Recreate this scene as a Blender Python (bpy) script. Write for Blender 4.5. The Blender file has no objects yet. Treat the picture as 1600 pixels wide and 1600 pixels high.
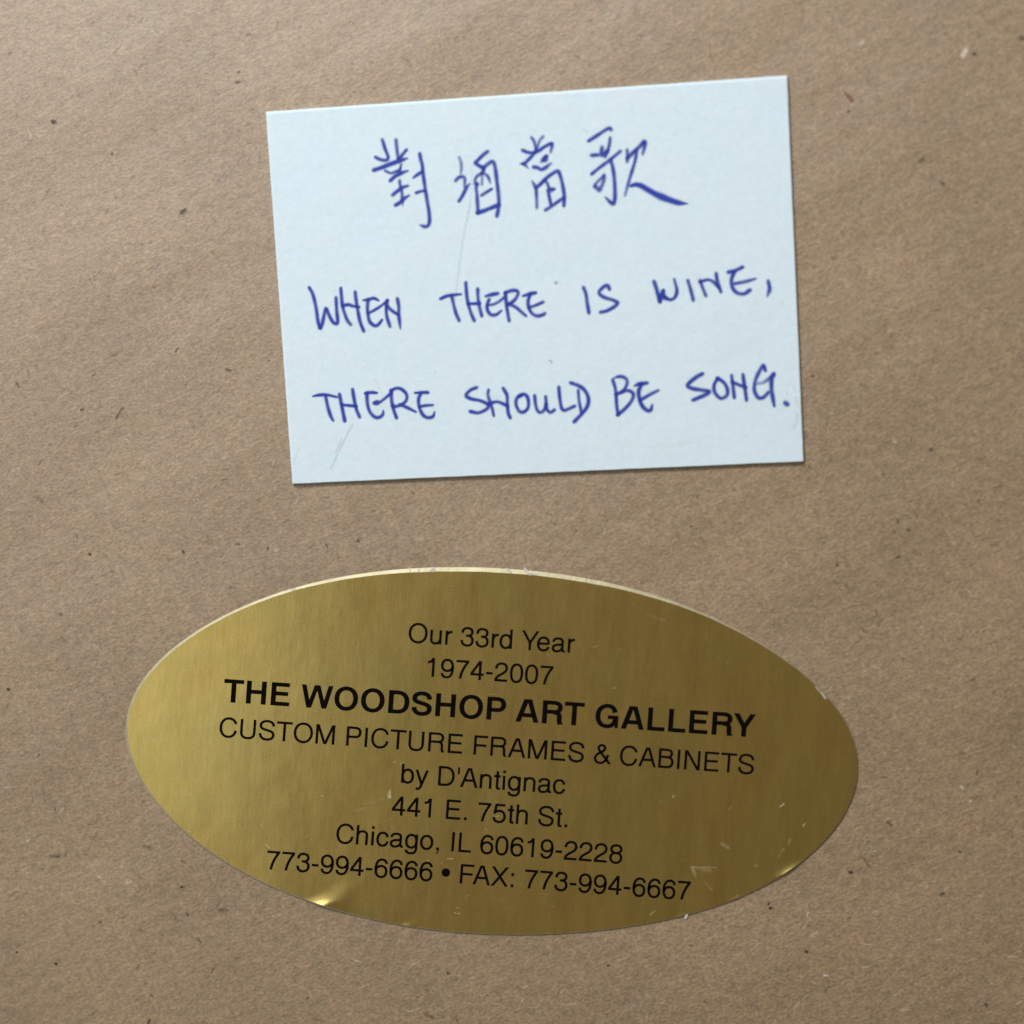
import bpy, math, random
import numpy as np
from mathutils import Vector, Matrix

random.seed(7)
rng = np.random.default_rng(11)
scene = bpy.context.scene
col = scene.collection
MM = 0.001

# ------------------------------------------------------------------ camera
# A phone held a little up and to the right of the sheet, looking down at it.
FPX = 2500.0                       # focal length in photo pixels (photo 1600 wide)
PXMM = 0.0656                      # millimetres of paper per photo pixel at the centre
DIST = FPX * PXMM * MM
TX, TY = math.radians(5.0), math.radians(5.0)
cam_dir = Vector((math.tan(TX), math.tan(TY), 1.0)).normalized()
cam_pos = cam_dir * DIST
cam_data = bpy.data.cameras.new('camera')
cam = bpy.data.objects.new('camera', cam_data)
col.objects.link(cam)
_x = Vector((0, 1, 0)).cross(cam_dir).normalized()
_y = cam_dir.cross(_x)
cam_rot = Matrix((_x, _y, cam_dir)).transposed()
cam.matrix_world = Matrix.Translation(cam_pos) @ cam_rot.to_4x4()
cam_data.sensor_width = 36.0
cam_data.lens = 36.0 * FPX / 1600.0
cam_data.clip_start = 0.005
cam_data.clip_end = 20.0
scene.camera = cam
CR = np.array(cam_rot)
CP = np.array(cam_pos)


def at(px, py, z=0.0):
    """Photo position(s) -> the point(s) on the sheet plane (or a plane z above it)."""
    px = np.asarray(px, float); py = np.asarray(py, float)
    d = np.stack([(px - 800) / FPX, -(py - 800) / FPX, -np.ones_like(px)], -1) @ CR.T
    t = (np.asarray(z, float) - CP[2]) / d[..., 2]
    return CP + d * t[..., None]


cam_data.dof.use_dof = True
fp = at(520.0, 1180.0)
cam_data.dof.focus_distance = float(np.dot(fp - CP, -CR[:, 2]))
cam_data.dof.aperture_fstop = 11.0

# ------------------------------------------------------------------ light
world = bpy.data.worlds.new('World')
scene.world = world
world.use_nodes = True
bgn = world.node_tree.nodes['Background']
bgn.inputs['Color'].default_value = (1.0, 0.78, 0.53, 1)
bgn.inputs['Strength'].default_value = 0.17


def area(name, loc, size, power, colour):
    l = bpy.data.lights.new(name, 'AREA')
    l.shape = 'DISK'; l.size = size; l.energy = power; l.color = colour
    o = bpy.data.objects.new(name, l)
    o.location = loc
    o.rotation_euler = (-Vector(loc)).to_track_quat('-Z', 'Y').to_euler()
    col.objects.link(o)
    return o


area('lamp', (-0.13, 0.36, 0.34), 0.14, 2.65, (1.0, 0.98, 0.96))
area('window_light', (-0.37, 0.20, 0.49), 0.44, 1.33, (0.95, 0.98, 1.0))
area('side_fill_light', (-0.37, -0.12, 0.60), 0.42, 0.27, (0.98, 1.0, 0.93))  # added soft light, brightens the reflection at the label's left end

scene.view_settings.view_transform = 'Standard'
scene.view_settings.look = 'None'
scene.view_settings.exposure = 0.0
scene.view_settings.gamma = 1.0
scene.view_settings.use_curve_mapping = False
scene.cycles.transparent_max_bounces = 48
scene.cycles.use_denoising = False       # keep the fine paper fibre; the remaining grain is that of a phone sensor


# ------------------------------------------------------------------ materials
class NT:
    def __init__(self, name):
        self.m = bpy.data.materials.new(name)
        self.m.use_nodes = True
        self.t = self.m.node_tree
        self.b = self.t.nodes['Principled BSDF']
        self.out = self.t.nodes['Material Output']

    def n(self, kind, **kw):
        nd = self.t.nodes.new(kind)
        for k, v in kw.items():
            if k.startswith('i_'):
                nd.inputs[k[2:].replace('_', ' ')].default_value = v
            else:
                setattr(nd, k, v)
        return nd

    def l(self, a, b):
        self.t.links.new(a, b)

    def coords(self, rot=0.0, sx=1.0, sy=1.0):
        tc = self.n('ShaderNodeTexCoord')
        ro = self.n('ShaderNodeMapping')
        ro.inputs['Rotation'].default_value = (0, 0, -rot)
        mp = self.n('ShaderNodeMapping')
        mp.inputs['Scale'].default_value = (sx, sy, 1)
        self.l(tc.outputs['Object'], ro.inputs['Vector'])
        self.l(ro.outputs['Vector'], mp.inputs['Vector'])
        return mp.outputs['Vector']

    def noise(self, vec, scale, detail=3.0, rough=0.55):
        nd = self.n('ShaderNodeTexNoise')
        nd.inputs['Scale'].default_value = scale
        nd.inputs['Detail'].default_value = detail
        nd.inputs['Roughness'].default_value = rough
        self.l(vec, nd.inputs['Vector'])
        return nd.outputs['Fac']

    def remap(self, v, a, b, c, d):
        nd = self.n('ShaderNodeMapRange')
        nd.inputs['From Min'].default_value = a; nd.inputs['From Max'].default_value = b
        nd.inputs['To Min'].default_value = c; nd.inputs['To Max'].default_value = d
        self.l(v, nd.inputs['Value'])
        return nd.outputs['Result']

    def math(self, op, a, b):
        nd = self.n('ShaderNodeMath', operation=op)
        for i, v in enumerate((a, b)):
            if isinstance(v, (int, float)):
                nd.inputs[i].default_value = v
            else:
                self.l(v, nd.inputs[i])
        return nd.outputs[0]

    def mix(self, fac, a, b, mode='MIX'):
        nd = self.n('ShaderNodeMix', data_type='RGBA', blend_type=mode)
        for i, v in ((0, fac), (6, a), (7, b)):
            if isinstance(v, (int, float)):
                nd.inputs[i].default_value = v
            elif isinstance(v, tuple):
                nd.inputs[i].default_value = (*v, 1)
            else:
                self.l(v, nd.inputs[i])
        return nd.outputs[2]

    def scale_col(self, c, f):
        nd = self.n('ShaderNodeVectorMath', operation='SCALE')
        if isinstance(c, tuple):
            nd.inputs[0].default_value = c
        else:
            self.l(c, nd.inputs[0])
        self.l(f, nd.inputs['Scale'])
        return nd.outputs[0]

    def bump(self, h, strength, dist):
        nd = self.n('ShaderNodeBump')
        nd.inputs['Strength'].default_value = strength
        nd.inputs['Distance'].default_value = dist
        self.l(h, nd.inputs['Height'])
        return nd.outputs['Normal']


def kraft_material():
    k = NT('kraft_paper')
    g = k.coords(math.radians(24), 0.62, 1.0)      # pulp grain rising to the right
    iso = k.coords()
    fine = k.noise(g, 3700, 4, 0.68)
    mid = k.noise(g, 1150, 4, 0.6)
    wave = k.noise(k.coords(math.radians(30), 0.35, 1.0), 62, 2.5, 0.45)
    wide = k.noise(iso, 60, 3, 0.5)
    hue = k.noise(iso, 330, 3, 0.55)
    base = k.mix(k.remap(hue, 0.25, 0.75, 0, 1), (0.246, 0.168, 0.096), (0.234, 0.171, 0.098))
    f = k.math('MULTIPLY', k.remap(fine, 0.25, 0.75, 0.48, 1.52), k.remap(mid, 0.3, 0.7, 0.80, 1.20))
    f = k.math('MULTIPLY', f, k.remap(wide, 0.3, 0.7, 0.91, 1.09))
    c = k.scale_col(base, f)
    k.l(c, k.b.inputs['Base Color'])
    k.b.inputs['Roughness'].default_value = 0.52
    k.b.inputs['Specular IOR Level'].default_value = 0.9
    k.b.inputs['IOR'].default_value = 1.62
    h = k.math('ADD', k.math('MULTIPLY', fine, 0.42), k.math('MULTIPLY', mid, 0.62))
    h = k.math('ADD', h, k.math('MULTIPLY', wave, 11.0))
    k.l(k.bump(h, 0.42, 0.00016), k.b.inputs['Normal'])
    return k.m


def tint_material(name, rough=0.7, spec=0.2, metal=0.0):
    """Pigment laid on a surface: colour and density come from the strokes themselves."""
    k = NT(name)
    a = k.n('ShaderNodeAttribute', attribute_name='tint')
    k.l(a.outputs['Color'], k.b.inputs['Base Color'])
    k.l(a.outputs['Alpha'], k.b.inputs['Alpha'])
    k.b.inputs['Roughness'].default_value = rough
    k.b.inputs['Specular IOR Level'].default_value = spec
    k.b.inputs['Metallic'].default_value = metal
    return k.m


def card_material():
    k = NT('white_card')
    v = k.coords()
    n1 = k.noise(v, 160, 4, 0.6)
    n2 = k.noise(v, 1500, 3, 0.6)
    c = k.mix(k.remap(n1, 0.3, 0.7, 0, 1), (0.565, 0.694, 0.792), (0.580, 0.702, 0.785))
    c = k.scale_col(c, k.remap(n2, 0.3, 0.7, 0.975, 1.025))
    k.l(c, k.b.inputs['Base Color'])
    k.b.inputs['Roughness'].default_value = 0.75
    k.b.inputs['Specular IOR Level'].default_value = 0.25
    h = k.math('ADD', k.math('MULTIPLY', n1, 3.0), k.math('MULTIPLY', n2, 0.25))
    k.l(k.bump(h, 0.35, 0.0001), k.b.inputs['Normal'])
    return k.m


def gold_material(name, lip=False):
    k = NT(name)
    iso = k.coords()
    st = k.coords(math.radians(-4.0), 1.0, 0.16)     # brushing runs across the short axis
    s1 = k.noise(st, 2600, 4, 0.65)
    s2 = k.noise(k.coords(math.radians(-4.0), 1.0, 0.22), 380, 3, 0.6)
    cl = k.noise(iso, 90, 3, 0.55)
    gr = k.noise(iso, 5200, 2, 0.6)
    base = k.mix(k.remap(cl, 0.35, 0.65, 0, 1), (0.705, 0.55, 0.188), (0.67, 0.565, 0.205))
    f = k.math('MULTIPLY', k.remap(s1, 0.25, 0.75, 0.92, 1.08), k.remap(s2, 0.3, 0.7, 0.96, 1.04))
    f = k.math('MULTIPLY', f, k.remap(gr, 0.3, 0.7, 0.96, 1.04))
    if lip:
        base = (0.47, 0.445, 0.31)
    k.l(k.scale_col(base, f), k.b.inputs['Base Color'])
    k.b.inputs['Metallic'].default_value = 1.0
    k.l(k.remap(s2, 0.3, 0.7, *((0.62, 0.70) if lip else (0.25, 0.28))), k.b.inputs['Roughness'])
    k.b.inputs['Anisotropic'].default_value = 0.25
    tg = k.n('ShaderNodeTangent', direction_type='RADIAL', axis='Z')
    h = k.math('ADD', k.math('MULTIPLY', s1, 0.12), k.math('MULTIPLY', cl, 2.5))
    k.l(k.bump(h, 0.35, 0.0001), k.b.inputs['Normal'])
    cv = k.n('ShaderNodeCombineXYZ')
    cv.inputs[0].default_value = -math.sin(math.radians(-4)); cv.inputs[1].default_value = math.cos(math.radians(-4))
    k.l(cv.outputs[0], k.b.inputs['Tangent'])
    k.t.nodes.remove(tg)
    return k.m


def flat_material(name, colour, rough, spec):
    k = NT(name)
    n = k.noise(k.coords(), 3000, 2)
    k.l(k.scale_col(colour, k.remap(n, 0.3, 0.7, 0.85, 1.15)), k.b.inputs['Base Color'])
    k.b.inputs['Roughness'].default_value = rough
    k.b.inputs['Specular IOR Level'].default_value = spec
    return k.m


M_KRAFT = kraft_material()
M_FIBRE = tint_material('pulp_fibre', 0.55, 0.6)
M_CARD = card_material()
M_BALLPOINT = tint_material('ballpoint_ink', 0.6, 0.25)
M_GOLD = gold_material('brushed_gold_foil')
M_LIP = gold_material('bare_foil_edge', True)
M_SCUFF = tint_material('foil_scuff', 0.55, 0.4)
M_PRINT = flat_material('black_printing_ink', (0.0035, 0.0028, 0.002), 0.7, 0.02)


# ------------------------------------------------------------------ object helpers
def tag(o, label=None, cat=None, kind=None):
    if label: o['label'] = label
    if cat: o['category'] = cat
    if kind: o['kind'] = kind
    return o


def thing(name, label, cat, loc):
    o = bpy.data.objects.new(name, None)
    o.empty_display_size = 0.005
    o.location = loc
    col.objects.link(o)
    return tag(o, label, cat)


class MB:
    """Collects faces (with an optional tint per vertex) and links them as one mesh object."""
    def __init__(self):
        self.v = []; self.f = []; self.c = []; self.mi = []; self.n = 0

    def add(self, verts, faces, colours=None, mi=0):
        verts = np.asarray(verts, float)
        self.v.append(verts)
        self.c.append(np.zeros((len(verts), 4)) if colours is None else np.asarray(colours, float))
        for fc in faces:
            self.f.append(tuple(int(i) + self.n for i in fc)); self.mi.append(mi)
        self.n += len(verts)

    def build(self, name, mats, parent=None, smooth=False):
        V = np.concatenate(self.v)
        org = np.zeros(3)
        if parent is not None:
            org = np.array(parent.location)
        me = bpy.data.meshes.new(name)
        me.from_pydata((V - org).tolist(), [], self.f)
        if not isinstance(mats, (list, tuple)):
            mats = [mats]
        for m in mats:
            me.materials.append(m)
        me.polygons.foreach_set('material_index', self.mi)
        at_ = me.attributes.new('tint', 'FLOAT_COLOR', 'POINT')
        at_.data.foreach_set('color', np.concatenate(self.c).ravel().astype(np.float32))
        me.polygons.foreach_set('use_smooth', [smooth] * len(self.f))
        me.update()
        o = bpy.data.objects.new(name, me)
        col.objects.link(o)
        if parent is not None:
            o.parent = parent
        return o


def catmull(P, step):
    """Smooth curve through the rows of P (columns 0,1 are x,y in photo pixels, the rest rides along)."""
    P = np.asarray(P, float)
    if len(P) == 2:
        L = np.hypot(*(P[1, :2] - P[0, :2])); n = max(2, int(L / step) + 1)
        t = np.linspace(0, 1, n)[:, None]
        return P[0] * (1 - t) + P[1] * t
    Q = np.vstack([2 * P[0] - P[1], P, 2 * P[-1] - P[-2]])
    out = []
    for i in range(1, len(Q) - 2):
        p0, p1, p2, p3 = Q[i - 1:i + 3]
        L = np.hypot(*(p2[:2] - p1[:2])); n = max(2, int(L / step) + 1)
        t = np.linspace(0, 1, n, endpoint=False)[:, None]
        out.append(0.5 * (2 * p1 + (p2 - p0) * t + (2 * p0 - 5 * p1 + 4 * p2 - p3) * t ** 2 + (3 * p1 - p0 - 3 * p2 + p3) * t ** 3))
    out.append(P[-1:])
    return np.vstack(out)


def ribbon(mb, P, colour, z, dz=0.0, step=1.6, prof=((-1, 0), (-.72, .3), (-.42, .88), (0, 1), (.42, .88), (.72, .3), (1, 0)),
           cap=(0.45, 0.8, 1.0), mi=0, curve=True):
    """A stroke of pigment: rows of P are x, y, half width, density."""
    C = catmull(P, step) if curve else np.asarray(P, float)
    C[:, 2] = np.maximum(C[:, 2], 0.05)
    T = np.gradient(C[:, :2], axis=0)
    T /= np.maximum(np.linalg.norm(T, axis=1, keepdims=True), 1e-9)
    rows = []
    w0, w1 = C[0, 2], C[-1, 2]
    for c in reversed(cap):
        rows.append((C[0, :2] - T[0] * w0 * c, T[0], w0 * math.sqrt(max(0.0, 1 - c * c)) + 0.02, C[0, 3] * (1 - c * c)))
    for i in range(len(C)):
        rows.append((C[i, :2], T[i], C[i, 2], C[i, 3]))
    for c in cap:
        rows.append((C[-1, :2] + T[-1] * w1 * c, T[-1], w1 * math.sqrt(max(0.0, 1 - c * c)) + 0.02, C[-1, 3] * (1 - c * c)))
    k = len(prof)
    pos = np.array([r[0] for r in rows]); tan = np.array([r[1] for r in rows])
    hw = np.array([r[2] for r in rows]); de = np.array([r[3] for r in rows])
    nrm = np.stack([-tan[:, 1], tan[:, 0]], 1)
    u = np.array([p[0] for p in prof]); a = np.array([p[1] for p in prof])
    XY = pos[:, None, :] + nrm[:, None, :] * (hw[:, None] * u[None, :])[..., None]
    n = len(rows)
    zz = z + dz * np.arange(n)[:, None] + np.zeros((1, k))
    V = at(XY[..., 0], XY[..., 1], zz).reshape(-1, 3)
    A = np.clip(de[:, None] * a[None, :], 0, 1).reshape(-1)
    Cc = np.empty((n * k, 4)); Cc[:, :3] = colour; Cc[:, 3] = A
    F = []
    for i in range(n - 1):
        for j in range(k - 1):
            q = i * k + j
            F.append((q, q + k, q + k + 1, q + 1))
    mb.add(V, F, Cc, mi)


# ------------------------------------------------------------------ the sheet of kraft paper
def build_paper():
    mb = MB()
    S = 0.11
    N = 2
    mb.add([(-S, -S, 0), (S, -S, 0), (S, S, 0), (-S, S, 0)], [(0, 1, 2, 3)], None, 0)
    mb.add([(-S, -S, -0.0002), (S, -S, -0.0002), (S, S, -0.0002), (-S, S, -0.0002)], [(3, 2, 1, 0)], None, 0)
    prof3 = ((-1, 0), (0, 1), (1, 0))
    # pale and dark pulp fibres
    for i in range(13000):
        x, y = rng.uniform(-260, 1860, 2)
        L = rng.gamma(3.0, 3.6) + 4
        th = math.radians(20 + rng.normal(0, 40)) * -1
        bend = rng.normal(0, 0.22)
        s = np.linspace(-0.5, 0.5, 5)
        a = th + bend * s * 2
        X = x + np.cumsum(np.cos(a)) * L / 5; Y = y + np.cumsum(np.sin(a)) * L / 5
        pale = rng.random() < 0.66
        if pale:
            c = np.array((0.60, 0.50, 0.385)) * rng.uniform(0.85, 1.12); d = min(0.70, rng.gamma(2.2, 0.13)); w = rng.uniform(0.8, 1.7); L *= 0.8
        else:
            c = np.array((0.15, 0.095, 0.052)) * rng.uniform(0.8, 1.3); d = min(0.36, rng.gamma(2.0, 0.07)); w = rng.uniform(1.5, 3.4); L *= 0.6
        P = np.c_[x + (X - x) * L / max(np.hypot(X[-1] - x, Y[-1] - y), 1), y + (Y - y) * L / max(np.hypot(X[-1] - x, Y[-1] - y), 1), np.full(5, w), d * np.array((.6, 1, 1, .9, .5))]
        ribbon(mb, P, c, 6e-6 + 1.2e-5 * i / 13000, step=99, prof=prof3, cap=(1.0,), mi=1)
    # soft round flecks of bark and filler
    for i in range(320):
        x, y = rng.uniform(-260, 1860, 2)
        r = rng.gamma(2.4, 0.55) + 0.9
        th = rng.uniform(0, math.pi)
        L = r * rng.uniform(0.1, 1.6)
        dark = rng.random() < 0.6
        c = (0.07, 0.052, 0.042) if dark else (0.66, 0.58, 0.49)
        d = rng.uniform(0.10, 0.36)
        P = [(x - L * math.cos(th), y - L * math.sin(th), r, d), (x + L * math.cos(th), y + L * math.sin(th), r * 0.8, d)]
        ribbon(mb, P, c, 2.2e-5 + 4e-6 * i / 320, step=4, mi=1)
    # the marks one can point to: x, y, length, angle, half width, density, dark (0) / pale (1) / rust (2)
    marks = [(84, 190, 5, 20, 4.5, .75, 0), (286, 330, 5, -45, 5.0, .8, 0), (175, 240, 3, -60, 3, .6, 0), (46, 208, 16, 75, 1.8, .55, 1),
             (372, 128, 5, -20, 3, .5, 0), (373, 112, 4, 0, 3, .4, 0), (1326, 151, 16, 48, 3.6, .75, 2), (1326, 174, 3, -30, 3.5, .6, 0),
             (1507, 83, 9, -60, 6.5, .8, 1), (1523, 84, 3, 0, 4.5, .5, 0), (1346, 68, 4, -45, 4, .6, 1), (1440, 250, 7, -40, 4, .5, 0),
             (1472, 286, 3, 30, 3.5, .6, 0), (1597, 60, 4, -30, 6, .45, 0), (1270, 588, 3, 30, 3, .5, 0), (186, 646, 20, -62, 1.9, .8, 0),
             (276, 546, 6, -60, 2.2, .65, 0), (357, 578, 3, 20, 3.2, .7, 0), (352, 715, 2, 0, 2.6, .9, 1), (307, 782, 2, 0, 3.4, .95, 1),
             (28, 602, 5, 60, 3, .55, 0), (140, 866, 3, 40, 2.8, .75, 0), (120, 838, 5, 80, 2.2, .6, 0), (286, 862, 3, 60, 2.8, .6, 0),
             (372, 850, 5, 10, 2.8, .5, 0), (62, 780, 8, 30, 4, .35, 0), (128, 640, 2, 0, 3, .5, 0), (13, 1077, 3, 20, 3.4, .85, 0),
             (85, 1338, 12, 5, 2.4, .7, 0), (230, 1324, 9, 15, 3.2, .5, 0), (292, 1428, 5, 60, 2.4, .65, 0), (350, 1422, 13, 3, 2.8, .6, 0),
             (284, 1386, 2, 0, 2.4, .75, 0), (156, 1441, 2, 0, 2.2, .6, 0), (219, 1453, 6, 5, 2, .5, 2), (87, 1506, 2, 0, 3.0, .85, 0),
             (26, 1488, 2, 0, 2.2, .8, 0), (332, 1516, 8, -70, 1.7, .8, 0), (237, 1556, 3, 30, 2.6, .6, 0), (232, 1597, 7, -80, 2.4, .85, 0),
             (311, 1469, 6, 45, 1.8, .6, 0), (200, 1379, 11, -15, 2.2, .55, 1), (86, 1265, 6, 85, 1.8, .5, 0), (45, 1312, 4, -45, 2.4, .6, 1),
             (156, 1371, 5, 30, 3, .5, 1), (1329, 1363, 3, 30, 3.8, .95, 0), (1390, 1287, 5, 40, 3.2, .6, 0), (1204, 1419, 3, 45, 3.2, .8, 0),
             (1201, 1413, 2, 45, 3, .55, 0), (1260, 1487, 2, 60, 2.8, .75, 0), (1472, 1397, 4, -20, 3.2, .6, 0), (1541, 1570, 4, 50, 3.2, .65, 0),
             (1354, 1348, 12, 60, 3, .5, 2), (1349, 1341, 8, 20, 2.4, .45, 2), (1500, 1331, 3, 0, 2.4, .55, 0), (1503, 1231, 3, 40, 3, .8, 1),
             (1516, 1252, 5, -40, 2.4, .7, 1), (1527, 1207, 6, -80, 2.4, .55, 0), (1292, 1545, 7, -60, 3.2, .4, 0), (1291, 1524, 5, 10, 2.6, .7, 1),
             (1262, 1428, 5, -70, 1.9, .75, 1), (1272, 1459, 10, -35, 2.6, .5, 1), (1380, 740, 5, 80, 3, .45, 0), (1430, 803, 9, 60, 2.2, .35, 0),
             (1403, 814, 4, 80, 2.6, .55, 0), (1420, 828, 3, 0, 3, .45, 0), (1403, 871, 4, -30, 3, .5, 0), (1308, 883, 2, 0, 2.8, .55, 0),
             (1398, 690, 4, 50, 2.4, .6, 1), (1455, 703, 3, 0, 3.6, .5, 0), (1521, 1062, 5, -40, 2.6, .45, 0), (1080, 822, 3, 0, 2.6, .45, 0),
             (560, 846, 2, 0, 2.4, .5, 0), (432, 860, 5, -30, 1.7, .5, 1), (1296, 30, 5, -20, 3, .4, 1), (1010, 60, 12, -15, 2, .3, 1),
             (300, 18, 22, 12, 2.2, .45, 1), (240, 20, 14, 10, 2, .4, 1), (630, 40, 9, -25, 2, .35, 1), (700, 1520, 3, 30, 2.6, .7, 0),
             (820, 1542, 8, -20, 1.8, .5, 1), (950, 1508, 3, 0, 2.4, .6, 0), (1102, 1566, 4, 40, 2.2, .5, 0), (560, 1502, 9, 20, 1.8, .5, 1),
             (480, 1560, 4, -50, 2.2, .6, 0), (640, 1580, 10, 5, 1.8, .45, 1), (1080, 1478, 4, 0, 2, .5, 0), (96, 960, 3, 20, 2.6, .55, 0),
             (60, 1180, 5, -60, 2, .5, 0), (150, 1010, 9, 35, 1.8, .45, 1), (1440, 980, 5, -30, 2.4, .45, 1), (1560, 760, 8, -15, 3, .3, 2)]
    cols = ((0.045, 0.036, 0.032), (0.74, 0.66, 0.57), (0.22, 0.105, 0.05))
    for i, (x, y, L, ang, w, d, kd) in enumerate(marks):
        if kd == 0 and L > 7:
            w *= 1.25; d *= 0.68
        a = math.radians(ang); n = 5
        s = np.linspace(-.5, .5, n)
        X = x + L * s * math.cos(a) + rng.normal(0, 0.35, n); Y = y + L * s * math.sin(a) + rng.normal(0, 0.35, n)
        ribbon(mb, np.c_[X, Y, w * rng.uniform(0.6, 1.25, n), d * rng.uniform(0.6, 1.0, n)], cols[kd], 2.8e-5 + 2e-8 * i, step=1.5, mi=1)
    o = mb.build('backing_paper', [M_KRAFT, M_FIBRE])
    return tag(o, 'flat sheet of brown kraft paper with flecks and fibres under both labels', 'paper', 'structure')


build_paper()

# ------------------------------------------------------------------ the handwritten card
CARD_Z0, CARD_Z1 = 0.00007, 0.00048
CORN = [(415.2, 174.5), (1230.5, 117.8), (1256.2, 721.6), (456.8, 756.6)]     # photo corners, clockwise from top left


EDGE_ROLL = (5.0, 2.2, 1.6, 3.4)          # how far the guillotine rolled each edge over: upper, right, lower, left
JIT = rng.normal(0, 0.13, (4, 40))


def card_ring(f, extra=0.0):
    """The card's outline drawn in by the share f of each edge's roll (photo pixels)."""
    pts = []
    P = [np.array(c) for c in CORN]
    ax = [(P[(i + 1) % 4] - P[i]) / np.linalg.norm(P[(i + 1) % 4] - P[i]) for i in range(4)]
    inn = [np.array((-v[1], v[0])) for v in ax]
    off = [f * r + extra for r in EDGE_ROLL]
    C = [P[i] + inn[i] * off[i] + inn[i - 1] * off[i - 1] for i in range(4)]
    r = max(2.6 - 0.6 * f * 3.0, 0.5)
    for i in range(4):
        A = C[i] - ax[i - 1] * r; B = C[i] + ax[i] * r
        for t in np.linspace(0, 1, 5):
            pts.append((1 - t) ** 2 * A + 2 * t * (1 - t) * C[i] + t * t * B)
        q0, q1 = B, C[(i + 1) % 4] - ax[i] * r
        for k_, t in enumerate(np.linspace(0, 1, 42)[1:-1]):
            pts.append(q0 * (1 - t) + q1 * t + inn[i] * JIT[i, k_])
    return np.array(pts)


note = thing('note_card', 'white handwritten card with blue Chinese characters and two English lines, above the gold oval label',
             'card', tuple(at(835.0, 440.0)))


def build_card():
    mb = MB()
    H = 0.00020
    ring = [(card_ring(0, 0.6), CARD_Z0), (card_ring(0), CARD_Z0 + 0.00006), (card_ring(0), CARD_Z1 - H)]
    for a in (20, 40, 58, 74, 90):
        ring.append((card_ring(1 - math.cos(math.radians(a))), CARD_Z1 - H * (1 - math.sin(math.radians(a)))))
    n = len(ring[0][0])
    V = [at(Q[:, 0], Q[:, 1], np.full(n, z)) for Q, z in ring]
    V = np.concatenate(V)
    F = []
    k = len(ring)
    for r_ in range(k - 1):
        for i in range(n):
            j = (i + 1) % n
            F.append((r_ * n + i, r_ * n + j, (r_ + 1) * n + j, (r_ + 1) * n + i))
    # the flat face: a grid stretched between the four sides
    m = n // 4
    Q = ring[-1][0]
    side = [np.array([Q[(q * m + 2 + t) % n] for t in range(m + 1)]) for q in range(4)]
    top, right, bot, left = side[0], side[1], side[2][::-1], side[3][::-1]
    def run(p):
        c = np.concatenate([[0], np.cumsum(np.linalg.norm(np.diff(p, axis=0), axis=1))])
        return c / c[-1]
    U, W_ = np.meshgrid((run(top) + run(bot)) / 2, (run(left) + run(right)) / 2)
    G = ((1 - W_)[..., None] * top[None, :, :] + W_[..., None] * bot[None, :, :] + (1 - U)[..., None] * left[:, None, :] + U[..., None] * right[:, None, :]
         - ((1 - U) * (1 - W_))[..., None] * top[0] - (U * (1 - W_))[..., None] * top[-1] - ((1 - U) * W_)[..., None] * bot[0] - (U * W_)[..., None] * bot[-1])
    base = len(V)
    V = np.concatenate([V, at(G[..., 0], G[..., 1], np.full(G.shape[:2], CARD_Z1)).reshape(-1, 3)])
    F = [f[::-1] for f in F]
    for a in range(m):
        for b in range(m):
            q = base + a * (m + 1) + b
            F.append((q, q + m + 1, q + m + 2, q + 1))
    F.append(tuple(range(n)))
    a, b, c = V[F[n * (k - 2)][0]], V[F[n * (k - 2)][1]], V[F[n * (k - 2)][2]]
    if np.cross(b - a, c - a)[2] < 0:
        F = [f[::-1] for f in F[:n * (k - 1)]] + F[n * (k - 1):]
    mb.add(V, F)
    # faint grey scratches, smudges and dirty creases, the creases' shading painted in as grey
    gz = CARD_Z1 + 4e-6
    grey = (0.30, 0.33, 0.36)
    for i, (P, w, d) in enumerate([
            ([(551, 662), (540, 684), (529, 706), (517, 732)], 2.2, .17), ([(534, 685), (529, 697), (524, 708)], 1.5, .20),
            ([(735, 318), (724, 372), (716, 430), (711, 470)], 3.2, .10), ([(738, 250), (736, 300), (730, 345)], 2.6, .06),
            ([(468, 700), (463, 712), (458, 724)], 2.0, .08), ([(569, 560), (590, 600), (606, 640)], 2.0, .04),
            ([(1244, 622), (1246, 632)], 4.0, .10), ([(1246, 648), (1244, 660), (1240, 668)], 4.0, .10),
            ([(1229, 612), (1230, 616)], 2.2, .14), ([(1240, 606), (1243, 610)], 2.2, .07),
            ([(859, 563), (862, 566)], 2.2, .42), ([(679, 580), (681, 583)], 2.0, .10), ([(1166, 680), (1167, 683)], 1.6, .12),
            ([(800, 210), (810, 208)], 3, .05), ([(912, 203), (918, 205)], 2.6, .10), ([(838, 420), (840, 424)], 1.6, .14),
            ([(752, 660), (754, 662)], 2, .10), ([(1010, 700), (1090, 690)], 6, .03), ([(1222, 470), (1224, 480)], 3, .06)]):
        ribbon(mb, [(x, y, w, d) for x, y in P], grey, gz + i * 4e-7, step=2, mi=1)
    mb_spot = [(867.5, 441.0, 1.2, .62), (868.6, 442.6, 2.4, .55)]
    ribbon(mb, mb_spot, (0.10, 0.13, 0.15), gz + 1e-5, step=1, mi=1)
    ribbon(mb, [(868, 441, 4.5, .16), (872, 440.5, 4.0, .12)], (0.22, 0.25, 0.22), gz + 1.1e-5, step=1, mi=1)
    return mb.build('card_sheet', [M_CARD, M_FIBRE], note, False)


build_card()

INK = (0.016, 0.043, 0.37)


def tf(ox, oy, s):
    return lambda pts: [(ox + p[0] / s, oy + p[1] / s) + tuple(p[2:]) for p in pts]


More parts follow.
